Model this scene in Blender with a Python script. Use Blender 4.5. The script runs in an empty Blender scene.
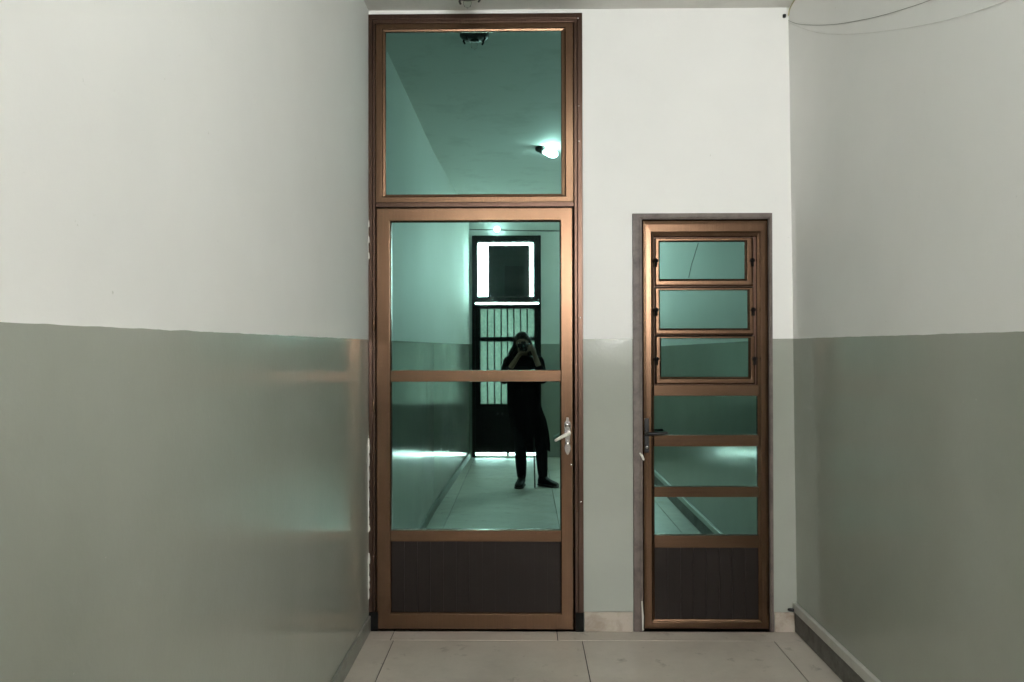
import bpy, bmesh, math, random
from mathutils import Vector, Matrix, Euler
random.seed(7)
PI = math.pi
scene = bpy.context.scene
COL = scene.collection

# ------------------------------------------------------------------ survey of the place
D = 4.18                      # photographer to the doors
U = 0.00506                   # metres per photo pixel on the plane of the doors
VX, VY = 523.5, 347.0         # where the line of sight meets the doors square on
EYE = 1.422
ROLL = math.radians(0.12)
XL, XR = -0.7790, 1.3480      # corridor walls
ZC = 3.122                    # ceiling
DADO = 1.461
YB = -0.03                    # face of the wall that carries the doors
YF = -6.52                    # wall at the street end

def unroll(px, py):
    dx, dy = px - 512.0, py - 341.0
    return 512 + dx * math.cos(ROLL) - dy * math.sin(ROLL), 341 + dx * math.sin(ROLL) + dy * math.cos(ROLL)

def at(px, py, Y=0.0):
    px, py = unroll(px, py)
    k = U * (D + Y) / D
    return Vector(((px - VX) * k, Y, EYE + (VY - py) * k))

def rect(px0, py0, px1, py1, Y=0.0):
    c = at((px0 + px1) / 2, (py0 + py1) / 2, Y)
    k = U * (D + Y) / D
    w, h = (px1 - px0) * k / 2, (py1 - py0) * k / 2
    return (c.x - w, c.z - h, c.x + w, c.z + h)      # x0 z0 x1 z1

def behind(px, py, Y):        # a point seen in the mirror glass, Y metres in front of it
    k = U * (D - Y) / D
    return Vector(((px - VX) * k, Y, EYE + (VY - py) * k))

# ------------------------------------------------------------------ materials
MATS = {}
def nodes_of(name):
    m = bpy.data.materials.new(name); m.use_nodes = True
    nt = m.node_tree
    for n in list(nt.nodes):
        nt.nodes.remove(n)
    out = nt.nodes.new('ShaderNodeOutputMaterial')
    return m, nt, out

def link(nt, a, b): nt.links.new(a, b)

def noise(nt, scale, detail=4, rough=0.55, vec=None, dist=0.0):
    n = nt.nodes.new('ShaderNodeTexNoise')
    n.inputs['Scale'].default_value = scale
    n.inputs['Detail'].default_value = detail
    n.inputs['Roughness'].default_value = rough
    n.inputs['Distortion'].default_value = dist
    if vec is not None: link(nt, vec, n.inputs['Vector'])
    return n

def ramp(nt, src, stops):
    r = nt.nodes.new('ShaderNodeValToRGB')
    e = r.color_ramp.elements
    e[0].position, e[0].color = stops[0][0], (*stops[0][1], 1)
    e[1].position, e[1].color = stops[-1][0], (*stops[-1][1], 1)
    for p, c in stops[1:-1]:
        x = e.new(p); x.color = (*c, 1)
    link(nt, src, r.inputs['Fac'])
    return r

def mixc(nt, fac, a, b, mode='MIX'):
    m = nt.nodes.new('ShaderNodeMix'); m.data_type = 'RGBA'; m.blend_type = mode
    for sock, v in ((m.inputs[0], fac), (m.inputs[6], a), (m.inputs[7], b)):
        if hasattr(v, 'is_linked') or isinstance(v, bpy.types.NodeSocket): link(nt, v, sock)
        elif isinstance(v, (int, float)): sock.default_value = v
        else: sock.default_value = (*v, 1)
    return m.outputs[2]

def bump(nt, height, strength, dist=0.01):
    b = nt.nodes.new('ShaderNodeBump')
    b.inputs['Strength'].default_value = strength
    b.inputs['Distance'].default_value = dist
    link(nt, height, b.inputs['Height'])
    return b.outputs['Normal']

def simple(name, col, rough=0.5, metal=0.0, spec=0.5, var=0.12, nscale=12, bstr=0.0, bscale=80, stretch=None):
    if name in MATS: return MATS[name]
    m, nt, out = nodes_of(name)
    p = nt.nodes.new('ShaderNodeBsdfPrincipled')
    g = nt.nodes.new('ShaderNodeTexCoord')
    vec = g.outputs['Object']
    if stretch:
        mp = nt.nodes.new('ShaderNodeMapping'); mp.inputs['Scale'].default_value = stretch
        link(nt, vec, mp.inputs['Vector']); vec = mp.outputs['Vector']
    n = noise(nt, nscale, vec=vec)
    lo = tuple(c * (1 - var) for c in col); hi = tuple(min(1, c * (1 + var)) for c in col)
    r = ramp(nt, n.outputs['Fac'], [(0.3, lo), (0.7, hi)])
    link(nt, r.outputs['Color'], p.inputs['Base Color'])
    p.inputs['Roughness'].default_value = rough
    p.inputs['Metallic'].default_value = metal
    p.inputs['Specular IOR Level'].default_value = spec
    if bstr:
        link(nt, bump(nt, noise(nt, bscale, vec=vec).outputs['Fac'], bstr), p.inputs['Normal'])
    link(nt, p.outputs['BSDF'], out.inputs['Surface'])
    MATS[name] = m
    return m

def wall_paint():
    m, nt, out = nodes_of('two_tone_wall_paint')
    p = nt.nodes.new('ShaderNodeBsdfPrincipled')
    g = nt.nodes.new('ShaderNodeNewGeometry'); pos = g.outputs['Position']
    sep = nt.nodes.new('ShaderNodeSeparateXYZ'); link(nt, pos, sep.inputs[0])
    # hand-cut edge of the gloss dado
    n1 = noise(nt, 9, 2, vec=pos)
    a = nt.nodes.new('ShaderNodeMath'); a.operation = 'MULTIPLY_ADD'
    link(nt, n1.outputs['Fac'], a.inputs[0]); a.inputs[1].default_value = 0.006; a.inputs[2].default_value = DADO - 0.003
    lt = nt.nodes.new('ShaderNodeMath'); lt.operation = 'LESS_THAN'
    link(nt, sep.outputs['Z'], lt.inputs[0]); link(nt, a.outputs[0], lt.inputs[1])
    low = lt.outputs[0]
    big = noise(nt, 1.3, 5, 0.6, pos)
    white = ramp(nt, big.outputs['Fac'], [(0.3, (0.775, 0.77, 0.75)), (0.7, (0.825, 0.82, 0.80))])
    gloss = ramp(nt, big.outputs['Fac'], [(0.3, (0.325, 0.340, 0.296)), (0.7, (0.372, 0.388, 0.342))])
    # scuffs: sparse small specks
    sc = noise(nt, 38, 3, 0.6, pos)
    spk = ramp(nt, sc.outputs['Fac'], [(0.735, (0, 0, 0)), (0.78, (1, 1, 1))])
    g2 = mixc(nt, spk.outputs['Color'], gloss.outputs['Color'], (0.42, 0.42, 0.38))
    w2 = mixc(nt, spk.outputs['Color'], white.outputs['Color'], (0.62, 0.62, 0.58))
    c = mixc(nt, low, w2, g2)
    link(nt, c, p.inputs['Base Color'])
    r = nt.nodes.new('ShaderNodeMapRange')
    link(nt, low, r.inputs['Value']); r.inputs['To Min'].default_value = 0.62; r.inputs['To Max'].default_value = 0.135
    link(nt, r.outputs[0], p.inputs['Roughness'])
    sl = nt.nodes.new('ShaderNodeMapRange'); link(nt, low, sl.inputs['Value']); sl.inputs['To Min'].default_value = 0.3; sl.inputs['To Max'].default_value = 0.45
    link(nt, sl.outputs[0], p.inputs['Specular IOR Level'])
    fine = noise(nt, 70, 3, 0.55, pos)
    mid = noise(nt, 5, 3, 0.5, pos)
    add = nt.nodes.new('ShaderNodeMath'); add.operation = 'MULTIPLY_ADD'
    link(nt, mid.outputs['Fac'], add.inputs[0]); add.inputs[1].default_value = 3.0; link(nt, fine.outputs['Fac'], add.inputs[2])
    link(nt, bump(nt, add.outputs[0], 0.10, 0.004), p.inputs['Normal'])
    link(nt, p.outputs['BSDF'], out.inputs['Surface'])
    return m

def floor_tile():
    m, nt, out = nodes_of('worn_floor_tile')
    p = nt.nodes.new('ShaderNodeBsdfPrincipled')
    g = nt.nodes.new('ShaderNodeNewGeometry'); pos = g.outputs['Position']
    a = noise(nt, 2.2, 6, 0.65, pos)
    base = ramp(nt, a.outputs['Fac'], [(0.28, (0.44, 0.39, 0.335)), (0.5, (0.545, 0.49, 0.425)), (0.72, (0.62, 0.56, 0.49))])
    b = noise(nt, 9, 6, 0.7, pos, 0.4)
    st = ramp(nt, b.outputs['Fac'], [(0.60, (0, 0, 0)), (0.74, (1, 1, 1))])
    c1 = mixc(nt, st.outputs['Color'], base.outputs['Color'], (0.27, 0.235, 0.195))
    s = noise(nt, 120, 3, 0.6, pos)
    sp = ramp(nt, s.outputs['Fac'], [(0.66, (0, 0, 0)), (0.74, (1, 1, 1))])
    c2 = mixc(nt, sp.outputs['Color'], c1, (0.25, 0.235, 0.21))
    link(nt, c2, p.inputs['Base Color'])
    rr = ramp(nt, b.outputs['Fac'], [(0.3, (0.34,) * 3), (0.7, (0.55,) * 3)])
    link(nt, rr.outputs['Color'], p.inputs['Roughness'])
    link(nt, bump(nt, a.outputs['Fac'], 0.08, 0.004), p.inputs['Normal'])
    link(nt, p.outputs['BSDF'], out.inputs['Surface'])
    return m

def dirty(name, col, dirt, amount=0.5, rough=0.5, scale=7):
    m, nt, out = nodes_of(name)
    p = nt.nodes.new('ShaderNodeBsdfPrincipled')
    g = nt.nodes.new('ShaderNodeNewGeometry'); pos = g.outputs['Position']
    a = noise(nt, scale, 6, 0.68, pos, 0.3)
    f = ramp(nt, a.outputs['Fac'], [(0.62 - 0.3 * amount, (0, 0, 0)), (0.80 - 0.2 * amount, (1, 1, 1))])
    link(nt, mixc(nt, f.outputs['Color'], col, dirt), p.inputs['Base Color'])
    p.inputs['Roughness'].default_value = rough
    link(nt, bump(nt, noise(nt, 90, 3, vec=pos).outputs['Fac'], 0.12, 0.003), p.inputs['Normal'])
    link(nt, p.outputs['BSDF'], out.inputs['Surface'])
    return m

def mirror_glass():
    m, nt, out = nodes_of('green_mirror_film_glass')
    g = nt.nodes.new('ShaderNodeNewGeometry'); pos = g.outputs['Position']
    gl = nt.nodes.new('ShaderNodeBsdfAnisotropic')
    gl.inputs['Color'].default_value = (0.170, 0.325, 0.295, 1)
    gl.inputs['Roughness'].default_value = 0.012
    df = nt.nodes.new('ShaderNodeBsdfDiffuse')
    df.inputs['Color'].default_value = (0.22, 0.27, 0.24, 1)
    n = noise(nt, 22, 5, 0.7, pos, 0.5)
    f = ramp(nt, n.outputs['Fac'], [(0.62, (0.002,) * 3), (0.80, (0.03,) * 3)])
    mx = nt.nodes.new('ShaderNodeMixShader')
    link(nt, f.outputs['Color'], mx.inputs[0]); link(nt, gl.outputs[0], mx.inputs[1]); link(nt, df.outputs[0], mx.inputs[2])
    link(nt, mx.outputs[0], out.inputs['Surface'])
    return m

def frosted(name, col):
    m, nt, out = nodes_of(name)
    t = nt.nodes.new('ShaderNodeBsdfTranslucent')
    g = nt.nodes.new('ShaderNodeNewGeometry')
    n = noise(nt, 30, 4, 0.6, g.outputs['Position'])
    r = ramp(nt, n.outputs['Fac'], [(0.3, tuple(c * .8 for c in col)), (0.7, tuple(c * 1.15 for c in col))])
    link(nt, r.outputs['Color'], t.inputs['Color'])
    s = nt.nodes.new('ShaderNodeBsdfAnisotropic'); s.inputs['Roughness'].default_value = 0.25
    s.inputs['Color'].default_value = (0.8, 0.8, 0.8, 1)
    mx = nt.nodes.new('ShaderNodeMixShader'); mx.inputs[0].default_value = 0.05
    link(nt, t.outputs[0], mx.inputs[1]); link(nt, s.outputs[0], mx.inputs[2])
    link(nt, mx.outputs[0], out.inputs['Surface'])
    return m

def clear_glass():
    m, nt, out = nodes_of('clear_glass')
    t = nt.nodes.new('ShaderNodeBsdfTransparent'); t.inputs['Color'].default_value = (0.93, 0.95, 0.94, 1)
    s = nt.nodes.new('ShaderNodeBsdfAnisotropic'); s.inputs['Roughness'].default_value = 0.02
    lw = nt.nodes.new('ShaderNodeLayerWeight'); lw.inputs['Blend'].default_value = 0.06
    mx = nt.nodes.new('ShaderNodeMixShader')
    link(nt, lw.outputs['Fresnel'], mx.inputs[0]); link(nt, t.outputs[0], mx.inputs[1]); link(nt, s.outputs[0], mx.inputs[2])
    link(nt, mx.outputs[0], out.inputs['Surface'])
    return m

def lit(name, col, strength):
    m, nt, out = nodes_of(name)
    e = nt.nodes.new('ShaderNodeEmission'); e.inputs['Color'].default_value = (*col, 1); e.inputs['Strength'].default_value = strength
    link(nt, e.outputs[0], out.inputs['Surface'])
    return m

def bronze(name, col, rough=0.25, metal=0.92, horizontal=False):
    m, nt, out = nodes_of(name)
    p = nt.nodes.new('ShaderNodeBsdfPrincipled')
    g = nt.nodes.new('ShaderNodeNewGeometry'); pos = g.outputs['Position']
    mp = nt.nodes.new('ShaderNodeMapping'); mp.inputs['Scale'].default_value = (1.5, 40, 160) if horizontal else (160, 160, 1.5)
    link(nt, pos, mp.inputs['Vector'])
    n = noise(nt, 1.0, 4, 0.6, mp.outputs['Vector'])
    r = ramp(nt, n.outputs['Fac'], [(0.3, tuple(c * .86 for c in col)), (0.7, tuple(c * 1.12 for c in col))])
    s = noise(nt, 55, 3, 0.6, pos)
    sp = ramp(nt, s.outputs['Fac'], [(0.76, (0, 0, 0)), (0.80, (1, 1, 1))])
    link(nt, mixc(nt, sp.outputs['Color'], r.outputs['Color'], tuple(min(1, c * 2.0) for c in col)), p.inputs['Base Color'])
    p.inputs['Metallic'].default_value = metal
    p.inputs['Roughness'].default_value = rough
    link(nt, bump(nt, n.outputs['Fac'], 0.04, 0.001), p.inputs['Normal'])
    link(nt, p.outputs['BSDF'], out.inputs['Surface'])
    return m

M_WALL = wall_paint()
M_CEIL = dirty('ceiling_paint', (0.70, 0.69, 0.66), (0.58, 0.565, 0.535), 0.35, 0.7, 3)
M_TILE = floor_tile()
M_GROUT = simple('dark_grout', (0.045, 0.04, 0.035), 0.9)
M_BRONZE = bronze('bronze_anodised_aluminium', (0.135, 0.077, 0.046))
M_BRONZEH = bronze('bronze_anodised_rail', (0.135, 0.077, 0.046), horizontal=True)
M_BRONZE2 = bronze('brown_aluminium', (0.108, 0.062, 0.037))
M_BRONZE2H = bronze('brown_aluminium_rail', (0.108, 0.062, 0.037), horizontal=True)
M_JAMB = bronze('dark_bronze_jamb', (0.075, 0.044, 0.032), 0.30)
M_PANEL = bronze('dark_brown_panel', (0.014, 0.009, 0.007), 0.42, 0.6)
M_STEEL = dirty('weathered_grey_brown_frame', (0.15, 0.115, 0.10), (0.08, 0.06, 0.052), 0.6, 0.5, 12)
M_GASKET = simple('black_gasket', (0.006, 0.0055, 0.005), 0.8, spec=0.08)
M_MIRROR = mirror_glass()
M_CHROME = simple('chrome', (0.55, 0.53, 0.54), 0.18, 1.0, var=0.03)
M_CREAM = simple('cream_lever', (0.72, 0.70, 0.64), 0.3, 0.3, var=0.04)
M_BLACK = simple('black_plastic', (0.008, 0.008, 0.009), 0.35, spec=0.35)
M_STONE = dirty('stained_beige_baseboard', (0.45, 0.39, 0.33), (0.28, 0.225, 0.17), 0.55, 0.5, 9)
M_BASEGREY = dirty('grey_painted_baseboard', (0.24, 0.25, 0.215), (0.14, 0.13, 0.11), 0.6, 0.4, 9)
M_BASEDARK = dirty('dirty_dark_baseboard', (0.16, 0.15, 0.135), (0.07, 0.06, 0.05), 0.7, 0.6, 10)
M_TRUNK = simple('pale_pvc', (0.50, 0.49, 0.45), 0.4, var=0.08)
M_FARMETAL = simple('black_painted_steel', (0.008, 0.0075, 0.0075), 0.5, 0.0, spec=0.2, bstr=0.05)
M_FROST = frosted('obscured_glass', (0.105, 0.112, 0.102))
M_CLEAR = clear_glass()
M_BOARD = simple('dark_board', (0.035, 0.038, 0.036), 0.7, nscale=5)
M_BOARD2 = simple('darker_board', (0.014, 0.014, 0.014), 0.7)
M_WIRE = simple('grey_wire', (0.28, 0.275, 0.25), 0.5)
M_WIREP = simple('pale_wire', (0.66, 0.65, 0.62), 0.6)
M_WIREY = simple('yellowed_wire', (0.46, 0.42, 0.24), 0.5)
M_BULB = lit('lit_bulb', (0.92, 1.0, 0.97), 130)
M_PAVE = simple('pavement', (0.45, 0.44, 0.42), 0.8)
M_SKIN = simple('skin', (0.25, 0.145, 0.105), 0.6, spec=0.3, var=0.06, nscale=20)
M_HAIR = simple('dark_hair', (0.014, 0.010, 0.008), 0.55, spec=0.15, var=0.4, nscale=6, stretch=(14, 14, 1), bstr=0.3, bscale=20)
M_COAT = simple('black_cloth', (0.007, 0.007, 0.0075), 0.9, spec=0.05, var=0.25, bstr=0.15, bscale=120)
M_TROUSER = simple('black_denim', (0.012, 0.012, 0.014), 0.85, spec=0.1, var=0.25, bstr=0.12, bscale=140)
M_SHOE = simple('black_leather', (0.012, 0.011, 0.011), 0.55, spec=0.2)
M_SOLE = simple('dark_rubber', (0.03, 0.028, 0.026), 0.7)
M_LENS = simple('lens_glass', (0.01, 0.012, 0.02), 0.03, 0.0, spec=0.8)
M_EYE = simple('eye_white', (0.7, 0.68, 0.65), 0.2, var=0.02)
M_LIP = simple('lips', (0.36, 0.14, 0.12), 0.4)
M_DRIP = simple('bare_plaster', (0.62, 0.60, 0.55), 0.8)
M_FIXT = simple('dark_lamp_fitting', (0.03, 0.028, 0.026), 0.45)

# ------------------------------------------------------------------ mesh helpers
def obj(name, bm, mats, parent=None, bevel=0.0, smooth=False, segs=2):
    bmesh.ops.remove_doubles(bm, verts=bm.verts, dist=1e-6)
    bmesh.ops.recalc_face_normals(bm, faces=bm.faces)
    me = bpy.data.meshes.new(name); bm.to_mesh(me); bm.free()
    if not isinstance(mats, (list, tuple)): mats = [mats]
    for m in mats: me.materials.append(m)
    o = bpy.data.objects.new(name, me); COL.objects.link(o)
    if parent: o.parent = parent; o.matrix_parent_inverse = Matrix()
    if smooth:
        for p in me.polygons: p.use_smooth = True
    if bevel:
        b = o.modifiers.new('edge', 'BEVEL'); b.width = bevel; b.segments = segs; b.limit_method = 'ANGLE'; b.angle_limit = math.radians(40)
    return o

def thing(name, label=None, cat=None, loc=(0, 0, 0), kind=None, group=None):
    o = bpy.data.objects.new(name, None); COL.objects.link(o); o.location = loc
    o.empty_display_size = 0.1
    return tag(o, label, cat, kind, group)

def tag(o, label=None, cat=None, kind=None, group=None):
    if label: o['label'] = label
    if cat: o['category'] = cat
    if kind: o['kind'] = kind
    if group: o['group'] = group
    return o

def box(bm, x0, y0, z0, x1, y1, z1, mi=0):
    vs = [bm.verts.new((x, y, z)) for x in (x0, x1) for y in (y0, y1) for z in (z0, z1)]
    idx = [(0, 1, 3, 2), (4, 6, 7, 5), (0, 4, 5, 1), (2, 3, 7, 6), (0, 2, 6, 4), (1, 5, 7, 3)]
    for f in idx:
        fc = bm.faces.new([vs[i] for i in f]); fc.material_index = mi

def sweep(bm, r, w, profile, mi=0):
    """mitred frame: profile is a closed list of (t, y); t 0 outer edge, 1 inner edge. w = left, right, top, bottom widths"""
    x0, z0, x1, z1 = r; l, rr, tp, bt = w
    loops = []
    for t, y in profile:
        loops.append([bm.verts.new((x0 + l * t, y, z0 + bt * t)), bm.verts.new((x1 - rr * t, y, z0 + bt * t)),
                      bm.verts.new((x1 - rr * t, y, z1 - tp * t)), bm.verts.new((x0 + l * t, y, z1 - tp * t))])
    n = len(loops)
    for i in range(n):
        a, b = loops[i], loops[(i + 1) % n]
        for k in range(4):
            k2 = (k + 1) % 4
            f = bm.faces.new((a[k], a[k2], b[k2], b[k])); f.material_index = mi

def prism(bm, pts, y0, y1, mi=0):
    a = [bm.verts.new((x, y0, z)) for x, z in pts]; b = [bm.verts.new((x, y1, z)) for x, z in pts]
    bm.faces.new(a).material_index = mi; bm.faces.new(b[::-1]).material_index = mi
    for i in range(len(pts)):
        j = (i + 1) % len(pts)
        bm.faces.new((a[i], b[i], b[j], a[j])).material_index = mi

def frames(pts):
    """parallel transport frames along a polyline"""
    pts = [Vector(p) for p in pts]
    T = []
    for i in range(len(pts)):
        a = pts[max(i - 1, 0)]; b = pts[min(i + 1, len(pts) - 1)]
        T.append((b - a).normalized())
    up = Vector((0, 0, 1)) if abs(T[0].z) < 0.9 else Vector((1, 0, 0))
    N = (up - T[0] * up.dot(T[0])).normalized()
    res = []
    for i, t in enumerate(T):
        N = (N - t * N.dot(t)).normalized()
        res.append((pts[i], t, N, t.cross(N)))
    return res

def tube(bm, pts, radii, seg=12, cap=True, mi=0, flat=1.0):
    if isinstance(radii, (int, float)): radii = [radii] * len(pts)
    fr = frames(pts); rings = []
    def ring(c, n, b, r): return [bm.verts.new(c + (n * math.cos(2 * PI * k / seg) + b * math.sin(2 * PI * k / seg) * flat) * r) for k in range(seg)]
    if cap:
        c, t, n, b = fr[0]
        for a in (0.15, 0.6): rings.append(ring(c - t * radii[0] * math.cos(a * PI / 2) , n, b, radii[0] * math.sin(a * PI / 2)))
    for (c, t, n, b), r in zip(fr, radii): rings.append(ring(c, n, b, r))
    if cap:
        c, t, n, b = fr[-1]
        for a in (0.6, 0.15): rings.append(ring(c + t * radii[-1] * math.cos(a * PI / 2), n, b, radii[-1] * math.sin(a * PI / 2)))
    for a, b in zip(rings, rings[1:]):
        for k in range(seg):
            k2 = (k + 1) % seg
            bm.faces.new((a[k], a[k2], b[k2], b[k])).material_index = mi
    bm.faces.new(rings[0][::-1]).material_index = mi; bm.faces.new(rings[-1]).material_index = mi

def smoothpts(pts, radii=None, n=6):
    """Catmull-Rom"""
    P = [Vector(p) for p in pts]; out = []; ro = []
    for i in range(len(P) - 1):
        p0, p1, p2, p3 = P[max(i - 1, 0)], P[i], P[i + 1], P[min(i + 2, len(P) - 1)]
        for k in range(n):
            t = k / n
            out.append(0.5 * ((2 * p1) + (p2 - p0) * t + (2 * p0 - 5 * p1 + 4 * p2 - p3) * t * t + (3 * p1 - p0 - 3 * p2 + p3) * t ** 3))
            if radii: ro.append(radii[i] * (1 - t) + radii[i + 1] * t)
    out.append(P[-1])
    if radii: ro.append(radii[-1]); return out, ro
    return out

def ell(bm, c, r, seg=20, rings=14, rot=None, mi=0):
    M = Matrix.Translation(c) @ (rot.to_matrix().to_4x4() if rot else Matrix()) @ Matrix.Diagonal((*r, 1))
    res = bmesh.ops.create_uvsphere(bm, u_segments=seg, v_segments=rings, radius=1, matrix=M)
    for v in res['verts']:
        for f in v.link_faces: f.material_index = mi

def lathe(bm, prof, c, axis='Z', seg=28, mi=0):
    """prof: (radius, height) list"""
    rings = []
    for r, h in prof:
        rg = []
        for k in range(seg):
            a = 2 * PI * k / seg; x, y = r * math.cos(a), r * math.sin(a)
            p = (x, y, h) if axis == 'Z' else ((x, h, y) if axis == 'Y' else (h, x, y))
            rg.append(bm.verts.new(Vector(c) + Vector(p)))
        rings.append(rg)
    for a, b in zip(rings, rings[1:]):
        for k in range(seg):
            k2 = (k + 1) % seg
            bm.faces.new((a[k], a[k2], b[k2], b[k])).material_index = mi
    if prof[0][0] > 1e-5: bm.faces.new(rings[0][::-1]).material_index = mi
    if prof[-1][0] > 1e-5: bm.faces.new(rings[-1]).material_index = mi

def loft(bm, rings, cap=True, mi=0):
    R = [[bm.verts.new(p) for p in rg] for rg in rings]; n = len(R[0])
    for a, b in zip(R, R[1:]):
        for k in range(n):
            k2 = (k + 1) % n
            bm.faces.new((a[k], a[k2], b[k2], b[k])).material_index = mi
    if cap:
        bm.faces.new(R[0][::-1]).material_index = mi; bm.faces.new(R[-1]).material_index = mi

def fused(name, bm, mat, parent, voxel=0.005, smooth=6, origin=None):
    """one continuous skin over overlapping solids"""
    bmesh.ops.recalc_face_normals(bm, faces=bm.faces)
    me = bpy.data.meshes.new('tmp'); bm.to_mesh(me); bm.free()
    t = bpy.data.objects.new('tmp', me); COL.objects.link(t)
    r = t.modifiers.new('r', 'REMESH'); r.mode = 'VOXEL'; r.voxel_size = voxel
    s = t.modifiers.new('s', 'SMOOTH'); s.factor = 0.5; s.iterations = smooth
    dg = bpy.context.evaluated_depsgraph_get()
    m2 = bpy.data.meshes.new_from_object(t.evaluated_get(dg)); m2.name = name
    bpy.data.objects.remove(t); bpy.data.meshes.remove(me)
    m2.materials.clear(); m2.materials.append(mat)
    for p in m2.polygons: p.use_smooth = True
    o = bpy.data.objects.new(name, m2); COL.objects.link(o)
    if parent: o.parent = parent
    return o

def local(o, root):
    """give a child built in world coordinates its place under a root that stands somewhere"""
    o.location = -Vector(root.location); return o

# ------------------------------------------------------------------ setting: shell
TW = 0.15
bm = bmesh.new()      # floor: tiles 4 mm proud of a dark joint bed
box(bm, XL - .3, YF - .2, -0.12, XR + .3, 0.4, -0.004, 1)
jx = [XL - .0, at(393, 640).x * 0.956, at(582.3, 640).x * 0.956, at(773.5, 640).x * 0.956, XR + 0.03]
row = -0.165
rows = [row]
while rows[-1] > YF: rows.append(max(rows[-1] - 0.926, YF))
g = 0.0022
for i in range(len(jx) - 1):
    for j in range(len(rows) - 1):
        box(bm, jx[i] + g, rows[j + 1] + g, -0.06, jx[i + 1] - g, rows[j] - g, 0, 0)
sx = [XL, at(395.5, 630).x, at(556.5, 631).x, XR + .03]
for i in range(len(sx) - 1):                       # narrow course along the door sills
    box(bm, sx[i] + g, row + 0.0012, -0.06, sx[i + 1] - g, 0.30, 0, 0)
fl = tag(obj('floor', bm, [M_TILE, M_GROUT], bevel=0.001, segs=1), 'worn pale grey floor of large square tiles', 'floor', 'structure')

bm = bmesh.new(); box(bm, XL - .3, YF - .2, ZC, XR + .3, 0.4, ZC + .12)
tag(obj('ceiling', bm, M_CEIL), 'dull off-white painted ceiling of the corridor', 'ceiling', 'structure')

bm = bmesh.new(); XLF = XL + .087                     # the left wall closes in a little towards the street
def leftslab(bm, x_out, dx, z0, z1, ya, yb):
    pl = [(XL + dx, yb), (XL + dx, -3.0), (XLF + dx, ya), (x_out, ya), (x_out, yb)]
    if x_out > XL: pl = [(XL + dx, yb), (XL + dx, -3.0), (XLF + dx, ya), (XLF, ya), (XL, -3.0), (XL, yb)]
    lo_ = [bm.verts.new((x, y, z0)) for x, y in pl]; hi_ = [bm.verts.new((x, y, z1)) for x, y in pl]
    bm.faces.new(lo_); bm.faces.new(hi_[::-1])
    for i in range(len(pl)):
        j = (i + 1) % len(pl); bm.faces.new((lo_[i], hi_[i], hi_[j], lo_[j]))
leftslab(bm, XL - TW, 0, -.1, ZC + .1, YF - .2, .4)
tag(obj('wall_left', bm, M_WALL), 'left corridor wall, white above a glossy grey-green dado', 'wall', 'structure')
bm = bmesh.new(); box(bm, XR, YF - .2, -.1, XR + TW, .4, ZC + .1)
for v in bm.verts: v.co.x += .014 - .0095 * v.co.z        # the old wall is a little out of plumb
XRB = XR + .0125
tag(obj('wall_right', bm, M_WALL), 'right corridor wall, white above a glossy grey-green dado', 'wall', 'structure')

# wall with the two doors
d1 = rect(368.5, 13, 583, 627, YB)
d2 = rect(632.5, 213.5, 771.5, 629, YB)
bm = bmesh.new()
box(bm, XL, YB, d1[3], d1[2], .14, ZC + .1)                      # strip over the tall door
box(bm, d1[2], YB, -.1, d2[0], .14, ZC + .1)                     # pier between the doors
box(bm, d2[0], YB, d2[3], d2[2], .14, ZC + .1)                   # over the small door
box(bm, d2[2], YB, -.1, XR + .05, .14, ZC + .1)                        # pier at the corner
tag(obj('wall_back', bm, M_WALL), 'end wall holding the tall and the small glazed doors', 'wall', 'structure')

# street end wall with its door and a window
FD = (behind(472.2, 236, YF).x, behind(541, 236, YF).x, behind(500, 236, YF).z)
bm = bmesh.new()
box(bm, XL, YF - TW, -.1, FD[0], YF, ZC + .1)
box(bm, FD[0], YF - TW, FD[2], FD[1], YF, ZC + .1)
WN = (1.045, 1.325, 1.72, 2.98)       # narrow window in the corner beside the street door: x0 x1 z0 z1
box(bm, FD[1], YF - TW, -.1, WN[0], YF, ZC + .1); box(bm, WN[1], YF - TW, -.1, XR + .05, YF, ZC + .1)
box(bm, WN[0], YF - TW, -.1, WN[1], YF, WN[2]); box(bm, WN[0], YF - TW, WN[3], WN[1], YF, ZC + .1)
tag(obj('wall_front', bm, M_WALL), 'street-end wall behind the photographer, seen in the mirror glass', 'wall', 'structure')

bm = bmesh.new(); box(bm, XL - TW, .36, -.1, XR + TW, .42, ZC + .1)  # unseen slab, added to keep sky light from leaking round the door leaves
tag(obj('wall_light_block', bm, M_BOARD), 'dark unseen slab added behind the two doors to block light leaks', 'wall', 'structure')

# baseboards
bm = bmesh.new()
leftslab(bm, XL + .001, .012, 0, .078, YF, YB)
tag(obj('baseboard_left', bm, M_BASEGREY, bevel=.003), 'low grey painted baseboard along the left wall', 'baseboard', 'structure')
bm = bmesh.new()
zt = at(790, 609, YB).z
box(bm, XRB - .010, YF, 0, XRB, YB, zt)
tag(obj('baseboard_right', bm, M_BASEDARK, bevel=.002), 'dirty dark grey baseboard along the right wall', 'baseboard', 'structure')
bm = bmesh.new()
zb = at(610, 610.5, YB).z
box(bm, d1[2] + .003, YB - .012, 0, d2[0] - .003, YB, zb)
box(bm, d2[2] + .003, YB - .012, 0, XRB - .012, YB, zb)
tag(obj('baseboard_back', bm, M_STONE, bevel=.003), 'stained beige baseboard beside and between the two doors', 'baseboard', 'structure')
bm = bmesh.new()
box(bm, XRB - .022, YF + .02, zt + .0005, XRB - .001, YB - .004, at(790, 600.5, YB).z)
tag(obj('trim_1', bm, M_TRUNK, bevel=.003), 'pale cable trunking running along the top of the right baseboard', 'trim', 'structure')

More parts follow.
